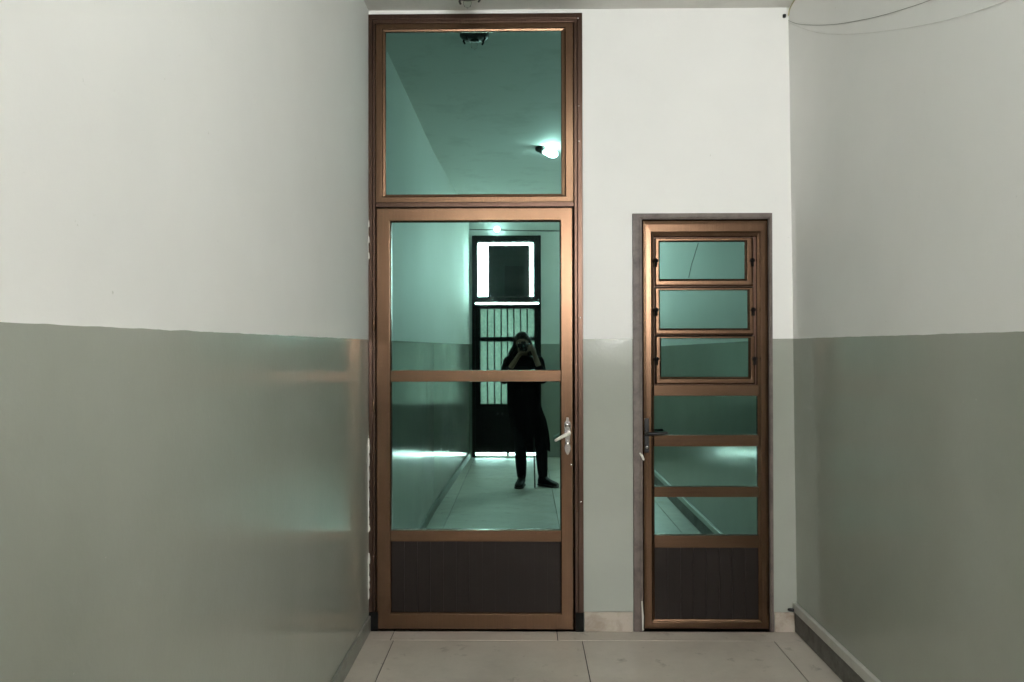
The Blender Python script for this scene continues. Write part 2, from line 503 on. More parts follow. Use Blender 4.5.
# ------------------------------------------------------------------ door 1: tall double-height door
door1 = thing('door_1', 'tall bronze aluminium door with mirror glass and a transom above it', 'door', ((d1[0] + d1[2]) / 2, 0, 0), 'structure')
def part(name, bm, mats, root, parent=None, **k):
    o = obj(name, bm, mats, parent or root, **k)
    if parent is None or parent is root: local(o, root)
    return o
FY0, FY1 = -0.042, 0.05
bm = bmesh.new()
fr = (max(d1[0], XL + .001), -0.0, d1[2] - .001, d1[3] - .001)
wl = rect(368.5, 13, 376.5, 627)[2] - fr[0]
wr = fr[2] - rect(573.5, 13, 583, 627)[0]
wt = 9 * U
# jambs and head (mitred at the top, running to the floor)
sweep(bm, (fr[0], -wt, fr[2], fr[3]), (wl, wr, wt, wt), [(0, FY0), (.55, FY0), (.6, FY0 + .007), (.92, FY0 + .007), (1, FY0 + .012), (1, FY1), (0, FY1)])
for v in bm.verts:
    if v.co.z < 0.02: v.co.z = 0.0
zbar0, zbar1 = at(480, 207.5).z, at(480, 203).z
box(bm, fr[0] + wl * .9, FY0 + .012, zbar0, fr[2] - wr * .9, FY1, zbar1)      # transom bar
frame1 = part('frame', bm, M_JAMB, door1, bevel=.0015)
frame1['label'] = 'dark bronze outer frame'
# transom light
ro = (fr[0] + wl + .001, zbar1 + .001, fr[2] - wr - .001, fr[3] - wt - .001)
pane = rect(386, 32, 561, 194.5)
bm = bmesh.new()
PROF = [(0, FY0 + .010), (.62, FY0 + .010), (.70, FY0 + .016), (.975, FY0 + .018), (1, FY0 + .026), (1, .012), (0, .012)]
sweep(bm, ro, (pane[0] - ro[0], ro[2] - pane[2], ro[3] - pane[3], pane[1] - ro[1]), PROF)
transom = part('transom', bm, M_BRONZE, door1, bevel=.001)
def glass(root, par, r, y=0.0, name='glass_pane', t=.004, off=.004):
    bm = bmesh.new(); box(bm, r[0] - off, y, r[1] - off, r[2] + off, y + t, r[3] + off)
    return obj(name, bm, M_MIRROR, par)
glass(door1, transom, pane, -.014)
# leaf
lo = rect(377.2, 208.5, 572.8, 624.5)
lo = (lo[0], .006, lo[2], lo[3])
p1 = rect(392, 222.5, 559.5, 370); p2 = rect(392.5, 381.5, 560, 528.5); kp = rect(393, 540, 560, 610)
px0, px1 = p1[0], p1[2]
bm = bmesh.new()
ft, bk = FY0 + .004, .015
LPROF = [(0, ft + .004), (.06, ft), (.90, ft), (.94, ft + .003), (.985, ft + .008), (1, ft + .020), (1, bk), (0, bk)]
sweep(bm, lo, (px0 - lo[0], lo[2] - px1, lo[3] - p1[3], kp[1] - lo[1]), LPROF)
def rail(bm, z0, z1, x0, x1, f=ft, b=bk, e=.0015):
    pr = [(b, z0), (f + .012, z0), (f + .002, z0 + e), (f + .002, z1 - e), (f + .012, z1), (b, z1)]
    va = [bm.verts.new((x0, y, z)) for y, z in pr]; vb = [bm.verts.new((x1, y, z)) for y, z in pr]
    bm.faces.new(va); bm.faces.new(vb[::-1])
    for i in range(len(pr)):
        j = (i + 1) % len(pr); bm.faces.new((va[i], vb[i], vb[j], va[j]))
leaf1 = part('door_leaf', bm, M_BRONZE, door1, bevel=.001)
bm = bmesh.new()
rail(bm, p2[3], p1[1], px0 - .004, px1 + .004)
rail(bm, kp[3], p2[1], px0 - .004, px1 + .004)
obj('rail', bm, M_BRONZEH, leaf1, bevel=.0008)
glass(door1, leaf1, (px0, p1[1], px1, p1[3]), -.014); glass(door1, leaf1, (px0, p2[1], px1, p2[3]), -.014)
bm = bmesh.new(); box(bm, px0 - .004, ft + .02, kp[1] - .004, px1 + .004, .004, kp[3] + .004)
n = 13
for i in range(n):      # fluted boards of the kick panel
    a = px0 + (px1 - px0) * i / n; b = px0 + (px1 - px0) * (i + 1) / n
    box(bm, a + .0015, ft + .017, kp[1] - .003, b - .0015, ft + .021, kp[3] + .003)
kpan = obj('kick_panel', bm, M_PANEL, leaf1); kpan['label'] = 'dark brown lower panel'
# bottom rail wear strip
# handle: ornate chrome plate with cream lever
hz = at(567.5, 436, ft); hx = hz.x; hzz = hz.z
def sc(p): return [(hx + x * U, hzz - z * U) for x, z in p]
bm = bmesh.new()
half = [(1.0, -18.5), (1.6, -17), (1.2, -15.5), (2.6, -14), (3.4, -11), (3.0, -7), (3.2, -3), (2.6, 0), (2.2, 4), (2.4, 8), (3.2, 11.5), (2.6, 14.5), (1.2, 17.5), (0.3, 18.5)]
prism(bm, sc(half + [(-x, z) for x, z in reversed(half)]), ft - .006, ft + .001)
handle = part('handle', bm, M_CHROME, door1, bevel=.002)
handle['label'] = 'chrome handle plate with pale lever'
bm = bmesh.new()
lv0 = Vector((hx + 1.0 * U, ft - .004, hzz + 3.5 * U))
tube(bm, *smoothpts([lv0, lv0 + Vector((0, -.035, 0)), lv0 + Vector((-.02, -.045, -.008)), lv0 + Vector((-.066, -.043, -.033))], [.010, .009, .009, .007], 5), seg=12)
obj('lever', bm, M_CREAM, handle, smooth=True)
bm = bmesh.new(); lathe(bm, [(.011, .002), (.0115, -.006), (.009, -.009), (0, -.0095)], (hx, ft - .004, hzz - 7 * U), 'Y')
obj('lock_cylinder', bm, M_CHROME, handle, smooth=True)
bm = bmesh.new(); lathe(bm, [(.014, .002), (.014, -.008), (.010, -.012), (0, -.013)], (hx, ft - .004, hzz + 11 * U), 'Y')
obj('rosette', bm, M_CHROME, handle, smooth=True)
# screws and hinge pins on the frame
def screw(x, y, z, r=.0045):
    bm = bmesh.new(); lathe(bm, [(r, .001), (r, -.0015), (r * .6, -.003), (0, -.0032)], (x, y, z), 'Y', 12)
    return part('screw', bm, M_CHROME, door1, smooth=True)
for px, py in ((577.5, 21), (578.3, 108), (578.5, 143), (579.6, 318), (580, 500)):
    screw(min(at(px, py).x, fr[2] - .006), FY0, at(px, py).z, .0045)
screw(at(570.8, 463.5).x, ft, at(570, 463.5).z, .006)
for py in (325, 406, 560):
    q = at(374.8, py)
    bm = bmesh.new(); lathe(bm, [(.0055, -.030), (.0065, -.028), (.0065, .028), (.0055, .030)], (q.x, FY0 + .002, q.z), 'Z', 14)
    part('hinge', bm, M_JAMB if py > 500 else M_BRONZE, door1, smooth=True)
# worn shoes at the foot of each jamb
for xa, xb in ((fr[0], fr[0] + wl + .012), (fr[2] - wr * .9, fr[2])):
    bm = bmesh.new(); box(bm, xa + .0005, FY0 - .004, 0.0, xb - .0005, FY0 + .004, .095)
    part('jamb_foot', bm, M_GASKET, door1, bevel=.002)

# ------------------------------------------------------------------ door 2: small door with pivoting panes
door2 = thing('door_2', 'small bronze door with six stacked mirror panes', 'door', ((d2[0] + d2[2]) / 2, 0, 0), 'structure')
f2 = (d2[0] + .001, 0.0, d2[2] - .001, d2[3] - .001)
lo2 = rect(641.5, 220.5, 766, 627)
lo2 = (lo2[0], .008, lo2[2], lo2[3])
bm = bmesh.new()
G0 = -0.040
wl2, wr2, wt2 = lo2[0] - f2[0] - .001, f2[2] - lo2[2] - .001, f2[3] - lo2[3] - .001
sweep(bm, (f2[0], -wt2, f2[2], f2[3]), (wl2, wr2, wt2, wt2), [(0, G0), (.7, G0), (.75, G0 + .006), (1, G0 + .006), (1, .05), (0, .05)])
for v in bm.verts:
    if v.co.z < 0.02: v.co.z = 0.0
frame2 = part('frame', bm, M_STEEL, door2, bevel=.0015); frame2['label'] = 'weathered grey-brown outer frame'
q4 = rect(653.3, 395.5, 755, 434); q5 = rect(653.5, 445.5, 754.5, 485); q6 = rect(653.7, 495.5, 754.5, 533); k2 = rect(654, 545.5, 754.5, 616)
sz = rect(653, 237.5, 753.5, 384.5)
a0, a1 = q4[0], q4[2]
bm = bmesh.new()
h0 = G0 + .006; hb = .018
L2 = [(0, h0 + .010), (.10, h0 + .002), (.30, h0), (.72, h0), (.80, h0 + .005), (.98, h0 + .009), (1, h0 + .018), (1, hb), (0, hb)]
sweep(bm, lo2, (a0 - lo2[0], lo2[2] - a1, lo2[3] - sz[3], k2[1] - lo2[1]), L2)
leaf2 = part('door_leaf', bm, M_BRONZE2, door2, bevel=.001)
bm = bmesh.new()
for za, zb_ in ((q4[3], sz[1]), (q5[3], q4[1]), (q6[3], q5[1]), (k2[3], q6[1])):
    rail(bm, za, zb_, a0 - .003, a1 + .003, h0, hb)
obj('rail', bm, M_BRONZE2H, leaf2, bevel=.0008)
for q in (q4, q5, q6): glass(door2, leaf2, (a0, q[1], a1, q[3]), -.012)
bm = bmesh.new(); box(bm, a0 - .003, h0 + .016, k2[1] - .003, a1 + .003, .006, k2[3] + .003)
for i in range(8):
    a = a0 + (a1 - a0) * i / 8; b = a0 + (a1 - a0) * (i + 1) / 8
    box(bm, a + .0012, h0 + .0135, k2[1] - .002, b - .0012, h0 + .017, k2[3] + .002)
kp2 = obj('kick_panel', bm, M_PANEL, leaf2); kp2['label'] = 'dark brown lower panel'
# side posts that narrow the opening beside the pivoting lights
sash_px = [((654.2, 238.6, 750.8, 286.2), (659.2, 242.5, 743.2, 279.2), 0.25, 0.9),
           ((654.4, 288.2, 751.6, 334.6), (659.4, 290.8, 746.0, 328.4), 0.15, 0.4),
           ((654.8, 336.4, 752.8, 383.8), (660.4, 338.6, 746.8, 376.6), -0.25, 0.3)]
for k, (so, sp, tilt, yaw) in enumerate(sash_px):
    R = rect(*so); Pn = rect(*sp)
    cx, cz = (R[0] + R[2]) / 2, (R[1] + R[3]) / 2
    ro_ = (R[0] - cx, R[1] - cz, R[2] - cx, R[3] - cz); pn = (Pn[0] - cx, Pn[1] - cz, Pn[2] - cx, Pn[3] - cz)
    bm = bmesh.new()
    SP = [(0, -.016), (.2, -.019), (.7, -.019), (.8, -.013), (1, -.007), (1, .012), (0, .012)]
    sweep(bm, ro_, (pn[0] - ro_[0], ro_[2] - pn[2], ro_[3] - pn[3], pn[1] - ro_[1]), SP)
    sash = obj('pivot_sash', bm, M_BRONZE2, door2, bevel=.001)
    sash.location = Vector((cx, -.004, cz)) - Vector(door2.location)
    sash.rotation_euler = (math.radians(tilt), 0, 0)
    sash['label'] = ('topmost', 'middle', 'lowest')[k] + ' pivoting glazed sash'
    gp = glass(door2, sash, pn, -.005, off=.003)
    if k == 0:      # thin dark line across the top pane
        bm = bmesh.new()
        c0, c1 = at(697.5, 243.5), at(688, 278)
        tube(bm, [(c0.x - cx, -.0056, c0.z - cz), (at(694, 255).x - cx, -.0056, at(694, 255).z - cz), (at(690.5, 266).x - cx, -.0056, at(690.5, 266).z - cz), (c1.x - cx, -.0056, c1.z - cz)], .0011, 6)
        obj('glass_line', bm, M_GASKET, sash)
    for s in (-1, 1):
        bm = bmesh.new()
        xx = (ro_[0] + .003) if s < 0 else (ro_[2] - .003)
        lathe(bm, [(.012, 0), (.012, -.012), (.008, -.016), (0, -.0165)], (xx, -.017, .006), 'Y', 14)
        box(bm, xx - .007, -.028, -.024, xx + .007, -.016, .006)
        pv = obj('pivot', bm, M_GASKET, sash, bevel=.001); pv['label'] = 'black pivot'
# dark gasket lines around the three sashes
bm = bmesh.new()
sweep(bm, (sz[0] - .002, sz[1] - .002, a1 + .001, sz[3] + .002), (.006, .014, .005, .005), [(0, -.006), (1, -.006), (1, .016), (0, .016)])
box(bm, sz[0], -.004, rect(0, 286, 1, 288.4)[1], a1, .016, rect(0, 286, 1, 288.4)[3])
box(bm, sz[0], -.004, rect(0, 334.4, 1, 336.6)[1], a1, .016, rect(0, 334.4, 1, 336.6)[3])
part('gasket', bm, M_JAMB, door2)
# handle
hq = at(646.3, 435, h0)
bm = bmesh.new()
box(bm, hq.x - .0115, h0 - .008, hq.z - 17 * U, hq.x + .0115, h0 + .001, hq.z + 17 * U)
hd2 = part('handle', bm, M_BLACK, door2, bevel=.003); hd2['label'] = 'black lever handle'
bm = bmesh.new()
l0 = Vector((hq.x, h0 - .006, hq.z + 2.5 * U))
tube(bm, *smoothpts([l0, l0 + Vector((0, -.035, 0)), l0 + Vector((.02, -.045, 0)), l0 + Vector((.092, -.045, .004))], [.010, .009, .0085, .007], 5), seg=12)
obj('lever', bm, M_BLACK, hd2, smooth=True)
bm = bmesh.new(); lathe(bm, [(.0085, .002), (.0085, -.010), (.006, -.012), (0, -.0122)], (hq.x, h0 - .006, hq.z - 11.5 * U), 'Y', 16)
obj('lock_cylinder', bm, M_CHROME, hd2, smooth=True)

# pale paint drips on the small door's frame
for (xa, za, xb, zb_, w_) in ((640.3, 598, 641.2, 628, .006), (638.6, 452, 642.0, 458, .008)):
    A, Bq = at(xa, za), at(xb, min(zb_, 627))
    bm = bmesh.new(); tube(bm, [(A.x, G0 - .0005, A.z), ((A.x + Bq.x) / 2 + .002, G0 - .0005, (A.z + Bq.z) / 2), (Bq.x, G0 - .0005, max(Bq.z, .008))], [w_ * .45, w_ * .8, w_ * .6], 8)
    for v in bm.verts: v.co.y = G0 + (v.co.y - G0) * .25
    pd = part('paint_drip', bm, M_DRIP, door2, smooth=True); pd['label'] = 'pale dried paint drip'
# bare plaster edge where the left wall meets the tall door's jamb
bm = bmesh.new()
z = .16
while z < 1.02:
    h = random.uniform(.03, .09); w_ = random.uniform(.004, .010)
    if random.random() < .85: prism(bm, [(XL, z), (XL + w_ * .8, z + .006), (XL + w_, z + h * .5), (XL + w_ * .6, z + h), (XL, z + h + .004)], FY0 - .010, FY0 - .001)
    z += h
for z in (1.86, 1.94, 2.02): prism(bm, [(XL, z), (XL + .008, z + .01), (XL + .006, z + .035), (XL, z + .045)], FY0 - .008, FY0 - .001)
tag(obj('trim_2', bm, M_DRIP), 'chipped bare plaster edge between the left wall and the tall door', 'trim', 'structure')

# ------------------------------------------------------------------ door 3: barred street door behind the photographer
fx0, fx1, fz1 = FD
door3 = thing('door_3', 'black barred street door with bright transom, seen in the mirror glass', 'door', ((fx0 + fx1) / 2, YF, 0), 'structure')
b = lambda px, py: behind(px, py, YF)
bm = bmesh.new()
y0, y1 = YF - .10, YF + .035
t0 = b(478, 242.5); t1 = b(533.5, 296.5)
sl0, sl1 = b(475.3, 304.0).z, b(538.5, 302.5).z
box(bm, fx0, y0, 0, b(475.3, 300).x, y1, fz1); box(bm, b(538.7, 300).x, y0, 0, fx1, y1, fz1)
box(bm, b(475.3, 300).x, y0, t0.z, b(538.7, 300).x, y1, fz1)
box(bm, b(475.3, 300).x, y0, sl1, t0.x, y1, t0.z); box(bm, t1.x, y0, sl1, b(538.7, 300).x, y1, t0.z)
box(bm, t0.x, y0, sl1, t1.x, y1, t1.z)
part('frame', bm, M_FARMETAL, door3, bevel=.003)
bm = bmesh.new(); box(bm, fx0 + .01, YF - .12, 0, fx1 - .01, YF + .01, .018)
part('threshold', bm, M_STONE, door3, bevel=.003)
bm = bmesh.new(); box(bm, t0.x - .003, YF - .06, t1.z - .003, t1.x + .003, YF - .055, t0.z + .003)
tg = part('transom_glass', bm, M_CLEAR, door3)
bx0, bx1, bz1 = b(488, 246).x, b(530, 246).x, b(500, 244.6).z
bm = bmesh.new(); box(bm, bx0, YF - .045, t1.z + .001, bx1, YF - .033, bz1)
cb = part('cover_board', bm, M_BOARD, door3, bevel=.002); cb['label'] = 'dark board standing behind the transom glass'
bm = bmesh.new(); box(bm, b(505, 265).x, YF - .033, t1.z + .001, b(524, 265).x, YF - .027, b(505, 266).z)
obj('board_patch', bm, M_BOARD2, cb)
# leaf
lx0, lx1 = b(475.0, 300).x, b(539.0, 300).x
ztop, zgap = sl0, b(500, 452.6).z
gx0, gx1 = b(480.5, 300).x, b(534.5, 300).x
ga, gb_, gc, gd = b(500, 308.5).z, b(500, 337).z, b(500, 341.3).z, b(500, 404).z
bm = bmesh.new()
ly0, ly1 = YF - .07, YF - .01
box(bm, lx0, ly0, zgap, gx0, ly1, ztop); box(bm, gx1, ly0, zgap, lx1, ly1, ztop)
box(bm, gx0, ly0, ga, gx1, ly1, ztop); box(bm, gx0, ly0, gc, gx1, ly1, gb_); box(bm, gx0, ly0, zgap, gx1, ly1, gd)
leaf3 = part('door_leaf', bm, M_FARMETAL, door3, bevel=.003)
bm = bmesh.new(); box(bm, gx0 + .04, ly1, zgap + .10, gx1 - .04, ly1 + .008, gd - .08)
obj('lower_panel', bm, M_FARMETAL, leaf3, bevel=.004)
for za, zb_ in ((gb_, ga), (gd, gc)):
    bm = bmesh.new(); box(bm, gx0 - .003, YF - .055, za - .003, gx1 + .003, YF - .050, zb_ + .003)
    obj('obscured_pane', bm, M_FROST, leaf3)
for px in (487.4, 494.4, 501.2, 507.5, 514.0, 520.6, 527.2):
    x = b(px, 300).x
    bm = bmesh.new(); tube(bm, [(x, YF - .028, gd - .01), (x, YF - .028, ga + .01)], .0085, 10)
    obj('bar', bm, M_FARMETAL, leaf3)
for px in (497.5, 502):
    q = b(px, 413.5)
    bm = bmesh.new(); lathe(bm, [(.014, 0), (.014, .012), (.009, .018), (0, .019)], (q.x, ly1, q.z), 'Y', 16)
    obj('lock_cylinder', bm, M_CHROME, leaf3, smooth=True)
q = b(510, 300)
bm = bmesh.new(); box(bm, b(506.4, 450).x, ly0, 0.0, b(509, 450).x, ly1, zgap + .02)
obj('floor_bolt', bm, M_FARMETAL, leaf3, bevel=.002)

# window beside the street door (out of the mirrors' view; it lights the corridor)
win = thing('window_1', 'narrow open window in the corner beside the street door', 'window', ((WN[0] + WN[1]) / 2, YF, WN[2]), 'structure')
bm = bmesh.new()
sweep(bm, (WN[0] + .0005, WN[2] + .0005, WN[1] - .0005, WN[3] - .0005), (.02,) * 4, [(0, YF - .13), (1, YF - .13), (1, YF - .08), (0, YF - .08)])
part('window_frame', bm, M_FARMETAL, win, bevel=.003)
bm = bmesh.new(); box(bm, WN[0] - .03, YF, WN[2] - .03, WN[1] + .02, YF + .04, WN[2])
part('window_sill', bm, M_STONE, win, bevel=.004)

# pavement outside
bm = bmesh.new(); box(bm, -6, -14, -.12, 6, YF - .2, -.02); box(bm, XR + .3, YF - .2, -.12, 6, .4, -.02)
tag(obj('ground', bm, M_PAVE), 'pale pavement outside the street door', 'ground', 'structure')

# ------------------------------------------------------------------ lamps
def lamp(name, label, x, y, bulb_dir, on, rb=.078):
    r = thing(name, label, 'ceiling lamp', (x, y, ZC), group=None)
    bm = bmesh.new()
    lathe(bm, [(rb * .92, 0), (rb, -.010), (rb, -.026), (rb * .85, -.036), (rb * .52, -.042), (rb * .4, -.044), (0, -.044)], (0, 0, 0))
    obj('base', bm, M_FIXT, r, smooth=True, bevel=.002)
    d = Vector(bulb_dir).normalized()
    o0 = Vector((0, 0, -.030))
    bm = bmesh.new()
    tube(bm, [o0, o0 + d * .012, o0 + d * .024], [.026, .024, .022], 18, cap=False)
    obj('socket', bm, M_FIXT, r, smooth=True)
    bm = bmesh.new()
    if on: tube(bm, [o0 + d * .030, o0 + d * .045, o0 + d * .070, o0 + d * .100, o0 + d * .120], [.018, .022, .029, .034, .030], 18)
    else: tube(bm, [o0 + d * .022, o0 + d * .030, o0 + d * .040, o0 + d * .046], [.014, .017, .020, .019], 18)
    obj('bulb', bm, M_BULB if on else M_CLEAR, r, smooth=True)
    return r
l1 = behind(475, 40, -0.285)
lamp1 = lamp('ceiling_lamp', 'unlit dark ceiling lamp just in front of the tall door', l1.x, -0.285, (0, 0, -1), False)
# broken clips hanging from the near lamp base
for k, a in enumerate((20, 130, 200, 320)):
    ca, sa = math.cos(math.radians(a)), math.sin(math.radians(a))
    bm = bmesh.new(); tube(bm, [(ca * .058, sa * .058, -.022), (ca * .063, sa * .063, -.045), (ca * .056, sa * .056, -.056)], .0055, 8)
    obj('shade_clip', bm, M_FIXT, lamp1, smooth=True)
l2 = behind(541, 150, -2.86)
lamp2 = lamp('ceiling_lamp', 'lit ceiling lamp with sideways bulb, seen at the lower right of the transom glass', l2.x, -2.86, (1, 0.1, -.30), True, .046)
# bulb on the street-end wall
l3 = behind(497.5, 230.5, YF)
lamp3 = thing('wall_lamp', 'small lit bulb on the wall above the barred street door', 'wall lamp', (l3.x, YF, l3.z))
bm = bmesh.new(); lathe(bm, [(.04, 0), (.04, .012), (.026, .018), (.022, .045), (0, .045)], (0, 0, 0), 'Y'); obj('base', bm, M_FIXT, lamp3, smooth=True, bevel=.002)
bm = bmesh.new(); ell(bm, Vector((0, .085, 0)), (.038, .045, .038)); obj('bulb', bm, lit('lit_wall_bulb', (.92, 1, .97), 28), lamp3, smooth=True)

# ------------------------------------------------------------------ wires
def wire(label, pts, r, mat, cat='wire', name='electrical_wire'):
    bm = bmesh.new(); tube(bm, smoothpts(pts, n=8), r, 8)
    return tag(obj(name, bm, mat, smooth=True), label, cat)
def onright(px, py, off=.003):
    px, py = unroll(px, py)
    x = XR - off
    for _ in range(6):                  # meet the leaning wall
        k = x / ((px - VX) * U); z = EYE + (VY - py) * U * k
        x = XR + .014 - .0095 * z - off
    return Vector((x, -D + D * k, z))
wire('thin dark wire drooping across the right wall from the ceiling corner', [onright(788, 21), onright(800, 25), onright(830, 25.5), onright(868, 19.5), onright(905, 9.5), onright(940, -3), onright(990, -25)], .0012, M_WIRE)
wire('faint pale wire on the right wall below the dark wire', [onright(788, 23), onright(815, 33), onright(850, 35), onright(900, 30), onright(950, 20), onright(1000, 4), onright(1040, -14)], .0010, M_WIREP)
wire('yellowed wire running along the join of ceiling and right wall', [(XR - .0195, YB - .012, ZC - .045), (XR - .0195, YB - .06, ZC - .012), (XR - .021, YB - .3, ZC - .005), (XR - .021, -1.2, ZC - .005)], .0028, M_WIREY)
wire('dark cable strung along the street-end wall above the barred door', [(XL + .01, YF + .004, l3.z + .012), (l3.x - .06, YF + .004, l3.z + .008), (l3.x + .4, YF + .004, l3.z - .006), (XR - .02, YF + .004, l3.z - .02)], .005, M_BLACK, 'cable', 'cable')
c = at(783.5, 17, YB)
bm = bmesh.new(); box(bm, c.x - .008, YB - .014, c.z - .009, c.x + .008, YB, c.z + .009)
tag(obj('cable_clip', bm, M_BLACK, bevel=.004), 'tiny black cable clip in the upper corner of the end wall', 'clip')
c = at(786.5, 607, YB)
bm = bmesh.new(); tube(bm, [(c.x, YB - .014, c.z), (c.x + .016, YB - .020, c.z)], .008, 10)
tag(obj('cable_stub', bm, M_BLACK, smooth=True), 'black cable stub poking from the end of the pale trunking', 'cable end')

# ------------------------------------------------------------------ photographer
TY = -4.385            # torso plane
KP = U * (D - TY) / D
def pp(px, py, y=TY): return behind(px, py, y)
person = thing('person', 'person in a long black coat photographing the mirror door, seen as a reflection', 'person', (0.05, TY, 0))
# joints
HL, HR = Vector((-.035, TY, .80)), Vector((.085, TY, .80))
KL, KR = Vector((-.035, TY + .075, .45)), Vector((.175, TY + .065, .45))
AL, AR = Vector((-.022, TY + .085, .085)), Vector((.197, TY + .065, .085))
head = Vector((-.012, -4.418, 1.455))
SL, SR = Vector((-.150, TY - .02, 1.275)), Vector((.155, TY - .02, 1.275))
EL, ER = Vector((-.205, TY + .035, 1.085)), Vector((.200, TY + .035, 1.085))
WL, WR = Vector((-.062, -4.288, 1.318)), Vector((.108, -4.300, 1.358))
bm = bmesh.new()
# torso and pelvis
def ering(cx, cy, z, hw, hd, n=24, fn=None):
    return [(cx + hw * math.cos(2 * PI * k / n), cy + hd * math.sin(2 * PI * k / n), z) for k in range(n)]
loft(bm, [ering(.025, TY, .74, .06, .05), ering(.025, TY, .78, .120, .095), ering(.020, TY, .86, .125, .10), ering(.012, TY, .98, .115, .088), ering(.012, TY, 1.08, .125, .09),
          ering(.005, TY, 1.18, .145, .10), ering(.003, TY - .01, 1.26, .145, .085), ering(0, TY - .015, 1.30, .085, .06), ering(-.003, TY - .015, 1.325, .05, .05)])
for h, k, a in ((HL, KL, AL), (HR, KR, AR)):
    tube(bm, *smoothpts([h + Vector((0, 0, .02)), h.lerp(k, .45), k, k.lerp(a, .3) + Vector((0, -.012, 0)), k.lerp(a, .7), a], [.075, .066, .047, .048, .036, .031], 4), seg=16)
tube(bm, [(-.003, TY - .015, 1.30), (-.008, -4.405, 1.385)], [.05, .045], 16)
for s, e, w in ((SL, EL, WL), (SR, ER, WR)):
    tube(bm, *smoothpts([s, s.lerp(e, .5), e, e.lerp(w, .4), w], [.046, .038, .034, .033, .023], 4), seg=14)
# feet (inside the shoes)
tube(bm, [AL + Vector((0, -.01, -.03)), Vector((-.036, -4.18, .040))], [.026, .016], 12)
tube(bm, [AR + Vector((.0, 0, -.03)), Vector((.262, -4.265, .040))], [.026, .016], 12)
# head: skull, jaw, nose, brow, ears, lips
ell(bm, head + Vector((0, -.008, .025)), (.072, .090, .088))
ell(bm, head + Vector((0, .022, -.045)), (.054, .062, .062))
ell(bm, head + Vector((0, .062, -.088)), (.026, .022, .020))
loft(bm, [[tuple(head + Vector(v)) for v in ((-.008, .075, .022), (.008, .075, .022), (.006, .060, .022), (-.006, .060, .022))],
          [tuple(head + Vector(v)) for v in ((-.012, .104, -.022), (.012, .104, -.022), (.017, .062, -.026), (-.017, .062, -.026))]])
ell(bm, head + Vector((0, .096, -.020)), (.012, .010, .009))
for s in (-1, 1):
    ell(bm, head + Vector((s * .028, .070, .026)), (.022, .012, .008))
    ell(bm, head + Vector((s * .036, .058, -.018)), (.022, .020, .018))
    ell(bm, head + Vector((s * .074, -.008, -.010)), (.009, .018, .030))
# hands
def finger(pts, r0=.0088, r1=.0066):
    n = len(pts); rr = [r0 + (r1 - r0) * i / (n - 1) for i in range(n)]
    tube(bm, *smoothpts(pts, rr, 4), seg=10)
LF, LBZ = -4.195, 1.420           # lens front and lens axis height
def palm(a, b_, w, thick, rot):
    ell(bm, (a + b_) / 2, ((b_ - a).length / 2 + .008, w, thick), rot=rot)
# right hand on the grip (her right, +X): palm at the camera's end, fingers round the front
tube(bm, *smoothpts([WR, WR + Vector((-.008, .015, .028)), Vector((.090, -4.276, 1.412))], [.023, .026, .024], 4), seg=12)
ell(bm, Vector((.088, -4.275, 1.415)), (.014, .030, .040))
for i, (z, ln) in enumerate(((1.440, .030), (1.422, .036), (1.404, .034), (1.388, .026))):
    finger([(.092, -4.268, z), (.092, -4.246, z + .001), (.080, -4.232, z), (.080 - ln, -4.231, z - .003)])
finger([(.086, -4.300, 1.425), (.075, -4.318, 1.436), (.050, -4.319, 1.446)], .010, .008)   # thumb behind
# left hand under the lens, fingers wrapping up its far side
tube(bm, *smoothpts([WL, WL + Vector((.022, .02, .028)), Vector((-.020, -4.262, 1.366))], [.022, .025, .022], 4), seg=12)
ell(bm, Vector((-.014, -4.256, 1.366)), (.036, .032, .013))
for i, (y, up) in enumerate(((-4.232, .060), (-4.247, .064), (-4.262, .060), (-4.278, .050))):
    finger([(.004, y, 1.364), (.030, y + .004, 1.368), (.047, y + .006, 1.388), (.049, y + .006, 1.366 + up * .8)])
finger([(-.034, -4.262, 1.368), (-.048, -4.250, 1.386), (-.049, -4.240, 1.412)], .010, .0078)
body = fused('body', bm, M_SKIN, person, .0042, 4); local(body, person)

for s in (-1, 1):
    bm = bmesh.new(); ell(bm, head + Vector((s * .030, .0655, .008)), (.013, .009, .0065), 14, 10)
    e = obj('eye', bm, M_EYE, person, smooth=True); local(e, person)
    bm = bmesh.new(); ell(bm, head + Vector((s * .030, .0735, .008)), (.0055, .002, .0055), 12, 8); obj('iris', bm, M_LENS, e, smooth=True)
bm = bmesh.new(); ell(bm, head + Vector((0, .0805, -.056)), (.021, .006, .004)); ell(bm, head + Vector((0, .080, -.063)), (.018, .006, .005))
local(obj('lips', bm, M_LIP, person, smooth=True), person)
# hair: cap plus long locks over her left shoulder and down the back
bm = bmesh.new()
ell(bm, head + Vector((0, -.030, .030)), (.086, .095, .100))
ell(bm, head + Vector((0, -.010, .052)), (.080, .088, .074))
for s in (-1, 1):
    for k in range(5):
        a = .3 + k * .3
        x0 = s * .080 * math.cos(a * .35); y0 = -.005 - .022 * k
        ext = .255 if s < 0 else .19
        spread = (.050 if s < 0 else .012) * (1 - k * .12)
        tube(bm, *smoothpts([head + Vector((x0 * .85, y0, .05)), head + Vector((x0 * 1.05, y0 - .005, -.03)), head + Vector((x0 * 1.12 + s * spread * .7, y0 + .005, -.10)), head + Vector((x0 * 1.05 + s * spread, y0 + .015, -ext * .62))],
                            [.020, .024, .022, .010], 4), seg=10)
for k in range(7):
    x0 = -.066 + k * .022
    tube(bm, *smoothpts([head + Vector((x0, -.085, .04)), head + Vector((x0 * 1.1, -.115, -.06)), head + Vector((x0 * 1.2, -.12, -.20)), head + Vector((x0 * 1.1, -.11, -.30 - .02 * (k % 3)))], [.026, .028, .026, .012], 4), seg=10)
